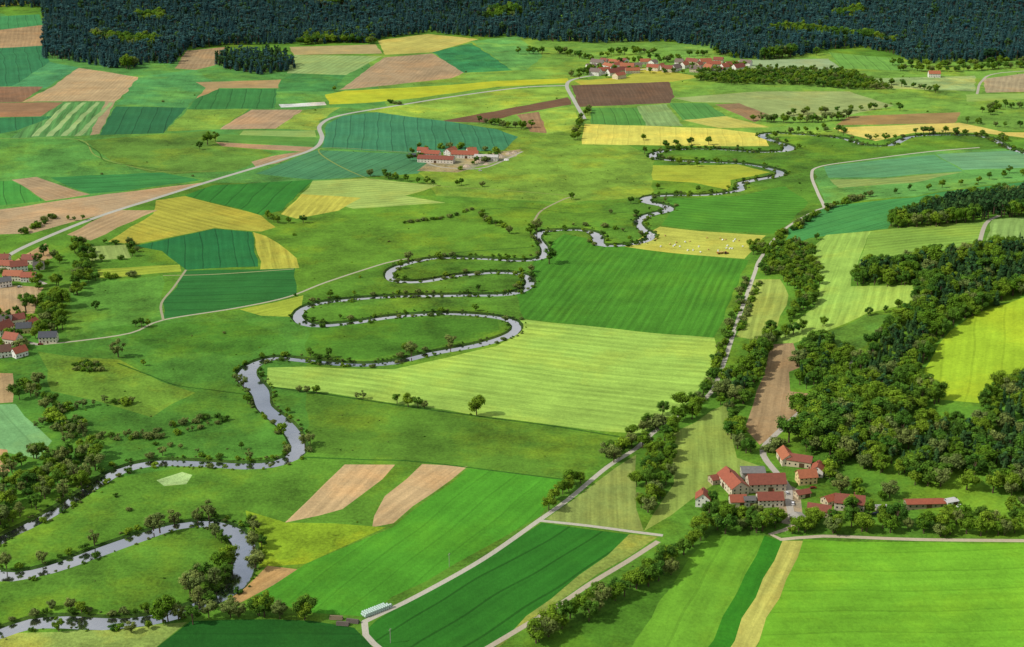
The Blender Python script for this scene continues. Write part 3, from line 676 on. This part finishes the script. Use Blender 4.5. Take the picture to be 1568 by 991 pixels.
# ------------------------------------------------------------ buildings
def pobj(name,vs,fs,m,par):
    me=bpy.data.meshes.new(name); me.from_pydata(vs,[],fs); me.materials.append(m); o=bpy.data.objects.new(name,me); COL.objects.link(o); o.parent=par; return o
def boxv(x0,x1,y0,y1,z0,z1,vs,fs):
    s=len(vs); vs+=[(x0,y0,z0),(x1,y0,z0),(x1,y1,z0),(x0,y1,z0),(x0,y0,z1),(x1,y0,z1),(x1,y1,z1),(x0,y1,z1)]
    fs+=[tuple(s+i for i in f) for f in ((0,3,2,1),(4,5,6,7),(0,1,5,4),(1,2,6,5),(2,3,7,6),(3,0,4,7))]
def house(px,py,L,W,hw_=5,yaw=0,wall='e8e4d8',roof='a8492f',pitch=40,name='farmhouse',barn=False,chim=True):
    x,y=G(px,py); e=bpy.data.objects.new(name,None); COL.objects.link(e); e.location=(x,y,H(x,y)); e.rotation_euler=(0,0,math.radians(yaw))
    WMt=flat('plaster_wall' if not barn else 'barn_wall',wall,.85,.85,.2,.8); RM=flat('tile_roof',roof,.75,.75,.8,.6)
    GM=flat('window_glass','2a3238',.2,.8,.1); DM=flat('wooden_door','5a4028',.7,.8,.3)
    l,w=L/2,W/2; r=math.tan(math.radians(pitch))*w
    vs=[(-l,-w,-1),(l,-w,-1),(l,w,-1),(-l,w,-1),(-l,-w,hw_),(l,-w,hw_),(l,w,hw_),(-l,w,hw_),(-l,0,hw_+r),(l,0,hw_+r)]
    pobj('walls',vs,[(0,1,5,4),(2,3,7,6),(1,2,6,9,5),(3,0,4,8,7)],WMt,e)
    o=.5; th=.25; k=math.tan(math.radians(pitch)); zt=hw_+r+.12; ze=zt-(w+o)*k
    vs=[(-l-o,0,zt),(l+o,0,zt),(l+o,-w-o,ze),(-l-o,-w-o,ze),(l+o,w+o,ze),(-l-o,w+o,ze)]
    vs+=[(a,b,c+th) for a,b,c in vs]
    pobj('roof',vs,[(6,9,8,7),(6,7,10,11),(0,1,2,3),(0,5,4,1),(3,2,8,9),(4,5,11,10),(1,7,8,2),(0,3,9,6),(1,4,10,7),(0,6,11,5)],RM,e)
    vs=[];fs=[]
    st=2 if hw_>=4.8 else 1; step=4.0 if barn else 2.6; nx=max(2,int(L/step)-0)
    for s in range(st):
        zz=1.2+s*2.6
        if zz+1.2>hw_: break
        for i in range(nx):
            cx_=-l+(i+.5)*L/nx
            if s==0 and i==nx//2: continue
            boxv(cx_-.5,cx_+.5,-w-.04,-w+.1,zz,zz+1.2,vs,fs); boxv(cx_-.5,cx_+.5,w-.1,w+.04,zz,zz+1.2,vs,fs)
        ny=max(2,int(W/3.2))
        for i in range(ny):
            cy_=-w+(i+.5)*W/ny
            boxv(-l-.04,-l+.1,cy_-.45,cy_+.45,zz,zz+1.2,vs,fs); boxv(l-.1,l+.04,cy_-.45,cy_+.45,zz,zz+1.2,vs,fs)
    boxv(-l-.04,-l+.1,-.45,.45,hw_+.4,hw_+1.5,vs,fs); boxv(l-.1,l+.04,-.45,.45,hw_+.4,hw_+1.5,vs,fs)
    pobj('windows',vs,fs,GM,e)
    vs=[];fs=[]; cx_=-l+(nx//2+.5)*L/nx; dw=1.7 if barn else .55; dh=3.2 if barn else 2.1
    boxv(cx_-dw,cx_+dw,-w-.07,-w+.1,0,min(dh,hw_-.3),vs,fs); boxv(cx_-dw,cx_+dw,w-.1,w+.07,0,min(dh,hw_-.3),vs,fs)
    pobj('door',vs,fs,DM,e)
    if chim:
        vs=[];fs=[]; boxv(l*.3-.35,l*.3+.35,.4,1.1,hw_+r-1.5,hw_+r+1.3,vs,fs); boxv(l*.3-.45,l*.3+.45,.3,1.2,hw_+r+1.3,hw_+r+1.45,vs,fs)
        pobj('chimney',vs,fs,flat('brick','8a5040',.9,.8),e)
R1,R2,R3='a4583c','8c4c38','b06844'
house(1076,772,9,9,5.5,80,'efece2',R1,40)
house(1122,747,24,12,5.5,105,'d8cbb0',R1,35,'barn',True)
house(1172,747,24,12,5.5,4,'cfc3aa',R2,38,'barn',True,False)
house(1178,772,16,9,5,2,'ddd4c0',R2,38,'farmhouse')
house(1129,773,10,8,4,2,'d8cbb0',R1,38,'shed',True,False)
house(1152,729,15,10,4.5,0,'b8b4a8','7c7c78',18,'barn',True,False)
house(1098,738,10,7,3.5,20,'b8a890',R2,30,'shed',True,False)
house(1147,774,7,6,5,0,'9a9a90','6a6864',20,'shed',True,False)
house(1203,706,15,9,4.5,95,'d8cbb0',R3,38,'barn',True,False)
house(1224,712,16,8,4.5,-20,'cfc0a0',R2,38,'barn',True,False)
house(1252,726,10,8,4.5,70,'efe8dc',R1,38)
house(1234,738,12,9,5.2,8,'e0c88c',R3,40)
house(1228,760,9,6,3,20,'c8b898',R2,30,'shed',True,False)
house(1300,777,18,10,5,-12,'d8cdb8',R2,38)
house(1254,787,14,8,4,-18,'c8b898',R2,35,'barn',True,False)
house(1270,770,9,7,3.2,30,'c8b898',R1,35,'shed',True,False)
house(1184,797,11,7,3.5,5,'c0b8a8','8a8680',20,'shed',True,False)
house(1224,800,11,8,3.2,110,'b8b0a0','a8a49a',15,'shed',True,False)
house(1415,775,24,7,3.2,3,'a09078',R1,22,'barn',True,False)
house(1350,782,7,5,2.6,5,'b8b0a0','b9b9b4',12,'shed',True,False)
house(1455,772,8,5,2.6,20,'e4e4e0','d0d0cc',12,'shed',True,False)
house(660,240,24,12,5,-15,'e6dccb',R1,30,'barn',True,False)
house(668,248,46,14,5,-10,'e6dccb',R2,25,'barn',True,False)
house(712,241,34,13,5,-5,'e8e4d8',R1,30,'barn',True,False)
house(690,236,18,10,5,60,'efece2',R3,35)
house(745,245,30,12,5,-8,'d8d4c8','c8c4bc',18,'barn',True,False)
house(722,236,12,9,5,20,'efece2',R3,38)
house(632,240,10,8,3,10,'5a5a55','4a5258',15,'shed',True,False)
house(648,234,14,9,4,-15,'e6dccb',R1,35,'barn',True,False)
rr=random.Random(3)
for a,b in [(905,105),(915,100),(925,112),(932,106),(938,115),(945,104),(952,112),(960,106),(968,112),(940,99),(955,98),(925,98),(1000,108),(1012,106),(1022,110),(1035,108),(1048,104),(1070,104),(1080,98),(1092,102),(1100,96),(1112,106),(1120,102),(1085,108),(1060,99),(988,98),(975,104),(1430,118),(1142,100),(912,115),(948,120),(1000,100),(1040,99),(1065,110),(1100,109),(1130,108)]:
    house(a,b,rr.uniform(14,26),rr.uniform(9,13),rr.uniform(4.5,6.5),rr.uniform(-60,60),rr.choice(['efece2','e8dfc8','ddd0b0','efece2']),rr.choice([R1,R2,R3,'8a4a3a','7a6a60']),rr.choice([30,38,42]),'village_house')
for a,b,L,W,yw,rf in [(10,412,14,10,-10,R1),(30,414,14,9,20,R2),(22,428,16,10,-5,R3),(45,430,12,9,0,R1),(8,438,10,8,30,'6a6a6a'),(60,412,9,7,10,'5a5450'),(5,510,14,10,60,R2),(38,508,11,9,10,'4a4e54'),(20,525,12,9,-20,R1),(8,498,12,9,0,'5a5450'),(50,502,9,8,70,R1),(75,523,13,9,5,'4a4e58'),(5,545,12,9,20,'6a4a3a'),(-20,430,14,10,0,R1),(5,402,12,9,0,R2),(28,495,10,8,30,'8a4a3a'),(45,403,11,8,-10,R2),(30,545,10,8,50,R1)]:
    house(a,b,L*1.1,W*1.05,rr.uniform(4.3,5.8),yw,rr.choice(['efece2','f0eee8','e0cc90','e8dfc8']),rf,rr.choice([36,42]),'village_house')
# ------------------------------------------------------------ vehicles & small things
def cyl(vs,fs,c,r,h,ax='y',n=14):
    s=len(vs)
    for e in (-h/2,h/2):
        for i in range(n):
            a=2*math.pi*i/n
            if ax=='y': vs.append((c[0]+r*math.cos(a),c[1]+e,c[2]+r*math.sin(a)))
            elif ax=='x': vs.append((c[0]+e,c[1]+r*math.cos(a),c[2]+r*math.sin(a)))
            else: vs.append((c[0]+r*math.cos(a),c[1]+r*math.sin(a),c[2]+e))
    for i in range(n): fs.append((s+i,s+(i+1)%n,s+n+(i+1)%n,s+n+i))
    fs.append(tuple(s+i for i in range(n))); fs.append(tuple(s+n+i for i in reversed(range(n))))
def emp(name,px,py,yaw):
    x,y=G(px,py); e=bpy.data.objects.new(name,None); COL.objects.link(e); e.location=(x,y,H(x,y)); e.rotation_euler=(0,0,math.radians(yaw)); return e
def taper(x0,x1,y,z0,x2,x3,y2,z1,vs,fs):
    s=len(vs); vs+=[(x0,-y,z0),(x1,-y,z0),(x1,y,z0),(x0,y,z0),(x2,-y2,z1),(x3,-y2,z1),(x3,y2,z1),(x2,y2,z1)]
    fs+=[tuple(s+i for i in f) for f in ((0,3,2,1),(4,5,6,7),(0,1,5,4),(1,2,6,5),(2,3,7,6),(3,0,4,7))]
TY=flat('tyre_rubber','1c1c1c',.9,.8); GLS=flat('window_glass','2a3238',.2,.8,.1)
def car(px,py,yaw,hx):
    e=emp('parked_car',px,py,yaw); vs=[];fs=[]; taper(-2.15,2.15,.88,.3,-2.1,2.05,.86,.85,vs,fs); taper(-1.5,.75,.74,1.38,-1.3,.55,.68,1.45,vs,fs); pobj('body',vs,fs,flat('car_paint',hx,.3,.9,.05),e)
    vs=[];fs=[]; taper(-1.95,1.15,.82,.85,-1.5,.75,.73,1.38,vs,fs); pobj('cabin_glass',vs,fs,GLS,e)
    vs=[];fs=[]
    for a in (-1.35,1.35):
        for b in (-.8,.8): cyl(vs,fs,(a,b,.33),.33,.24)
    pobj('wheels',vs,fs,TY,e)
for c_ in [(1205,756,100,'c8c8c8'),(1214,772,80,'e8e8e8'),(1245,748,10,'7a1c1c'),(1470,776,20,'e8e8e8'),(1340,788,10,'3a4a6a'),(1370,786,0,'d8d8d8'),(735,262,0,'e0e0e0'),(30,440,20,'c8c8c8'),(62,528,10,'8a1c1c')]: car(*c_)
e=emp('tractor',1112,389,15); RED=flat('tractor_paint','a02818',.4,.9,.05)
vs=[];fs=[]; taper(0,2.4,.5,.8,0,2.3,.42,1.6,vs,fs); taper(-1.6,0,.75,.7,-1.6,0,.7,1.3,vs,fs); taper(-1.5,.05,.75,2.6,-1.4,-.05,.7,2.75,vs,fs); pobj('body',vs,fs,RED,e)
vs=[];fs=[]; taper(-1.5,.1,.7,1.3,-1.4,0,.68,2.6,vs,fs); pobj('cab_glass',vs,fs,GLS,e)
vs=[];fs=[]
for b in (-1,1): cyl(vs,fs,(-.9,b,.9),.9,.5); cyl(vs,fs,(1.8,b*.85,.55),.55,.35)
pobj('wheels',vs,fs,TY,e)
e=emp('hay_trailer',1103,389,15)
vs=[];fs=[]; boxv(-3.5,3.5,-1.2,1.2,1,1.2,vs,fs); boxv(3.5,5,-.1,.1,.9,1.05,vs,fs); boxv(-3.5,-3.4,-1.2,1.2,1.2,2.4,vs,fs); pobj('bed',vs,fs,RED,e)
vs=[];fs=[]
for a in (-2,-1,2):
    for b in (-1,1): cyl(vs,fs,(a,b,.5),.5,.3)
pobj('wheels',vs,fs,TY,e)
vs=[];fs=[]
for i in range(5): cyl(vs,fs,(-2.8+i*1.35,0,1.9),.68,2.2,'y')
pobj('bales',vs,fs,flat('hay','c8b068',.95,.8,.4,4),e)
WR=flat('bale_wrap','e4e8e4',.4,.85,.1)
for i in range(30):
    a=rr.uniform(995,1150); b=362+rr.uniform(-4,22)+(a-995)*.05
    vs=[];fs=[]; cyl(vs,fs,(0,0,.8),.8,1.4,'y',16)
    me=bpy.data.meshes.new('hay_bale'); me.from_pydata(vs,[],fs); me.materials.append(WR if i%3 else flat('hay','c8b068',.95,.8,.4,4))
    o=bpy.data.objects.new('hay_bale',me); COL.objects.link(o); x,y=G(a,b); o.location=(x,y,H(x,y)); o.rotation_euler=(0,0,rr.uniform(0,3))
e=emp('wrapped_bale_stack',577,936,38); vs=[];fs=[]
for r_ in range(3):
    for i in range(13-r_):
        for z_ in range(2): cyl(vs,fs,(-8.5+i*1.35+z_*.6+rr.uniform(-.1,.1),-1.5+r_*1.5,.65+z_*1.15),.65,1.3,'y',12)
pobj('bales',vs,fs,flat('bale_wrap_green','b4ccc0',.4,.85,.5,.7),e)
for px_,py_,yw in [(515,948,-5),(540,953,-12),(525,957,-8)]:
    e=emp('timber_stack',px_,py_,yw); vs=[];fs=[]
    for z_ in range(4):
        for i in range(5-z_): cyl(vs,fs,(0,-1.2+i*.6+z_*.3,.3+z_*.52),.28,7+rr.uniform(-.6,.6),'x',10)
    pobj('logs',vs,fs,flat('log_wood',rr.choice(['8a7a60','6a6258']),.9,.8,.5,3),e)
for a,b,r_ in [(735,248,7),(755,244,6),(765,240,8),(780,236,6),(715,255,6),(775,245,4),(745,252,5),(788,234,5)]:
    x,y=G(a,b); bm=bmesh.new(); bmesh.ops.create_cone(bm,cap_ends=True,segments=18,radius1=r_,radius2=.6,depth=r_*.55)
    bmesh.ops.subdivide_edges(bm,edges=bm.edges[:],cuts=2)
    for v in bm.verts: v.co+=Vector((rr.uniform(-.3,.3),rr.uniform(-.3,.3),rr.uniform(-.3,.3)))
    me=bpy.data.meshes.new('gravel_heap'); bm.to_mesh(me); bm.free(); me.materials.append(flat('gravel',rr.choice(['d8d4cc','e4e0da','b8a890']),.95,.85,.4,2))
    o=bpy.data.objects.new('gravel_heap',me); COL.objects.link(o); o.location=(x,y,H(x,y)+r_*.22)
for a,b in [(598,985),(688,868)]:
    e=emp('utility_pole',a,b,60); vs=[];fs=[]; cyl(vs,fs,(0,0,4.5),.16,9,'z',8); boxv(-1.1,1.1,-.08,.08,8.2,8.4,vs,fs)
    for q_ in (-1,0,1): cyl(vs,fs,(q_,0,8.52),.07,.24,'z',6)
    pobj('pole',vs,fs,flat('pole_grey','a8a498',.8,.8),e)
# ------------------------------------------------------------ light & camera
SUN=Vector((-0.93,-0.22,0)).normalized(); EL=math.radians(42)
sv=Vector((SUN.x*math.cos(EL),SUN.y*math.cos(EL),math.sin(EL)))
ld=bpy.data.lights.new('sun','SUN'); ld.energy=3.7; ld.angle=math.radians(.6); ld.color=(1,.95,.87)
lo=bpy.data.objects.new('sun',ld); COL.objects.link(lo); lo.rotation_euler=sv.to_track_quat('Z','Y').to_euler(); lo.location=(-500,0,900)
w=bpy.data.worlds.new('World'); S.world=w; w.use_nodes=True; wt=w.node_tree; n=N(wt)
sky=wt.nodes.new('ShaderNodeTexSky'); sky.sky_type='NISHITA'; sky.sun_disc=False; sky.sun_elevation=EL; sky.sun_rotation=math.atan2(SUN.x,SUN.y)
sky.air_density=1.2; sky.dust_density=2.5
tc=wt.nodes.new('ShaderNodeTexCoord')
cl=n.noise(n.vm('MULTIPLY',tc.outputs['Generated'],(1.0,1.0,2.5)).outputs[0],2.6,5,0.6)
cf=n.m('MULTIPLY',n.m('SUBTRACT',cl,0.36,clamp=True),6.0,clamp=True)
cf=n.m('MULTIPLY',cf,0.85)
skc=n.mix(cf,sky.outputs[0],(7.8,7.8,7.9,1))
bg=wt.nodes['Background']; wt.links.new(skc,bg.inputs[0]); bg.inputs[1].default_value=0.09
cd=bpy.data.cameras.new('camera'); co=bpy.data.objects.new('camera',cd); COL.objects.link(co)
co.location=(0,0,CH); co.rotation_euler=(math.pi/2-PITCH,0,0); cd.sensor_width=36; cd.lens=36*F/1568; cd.clip_end=40000; cd.clip_start=1
S.camera=co
S.view_settings.view_transform='Standard'; S.view_settings.look='None'; S.view_settings.exposure=0
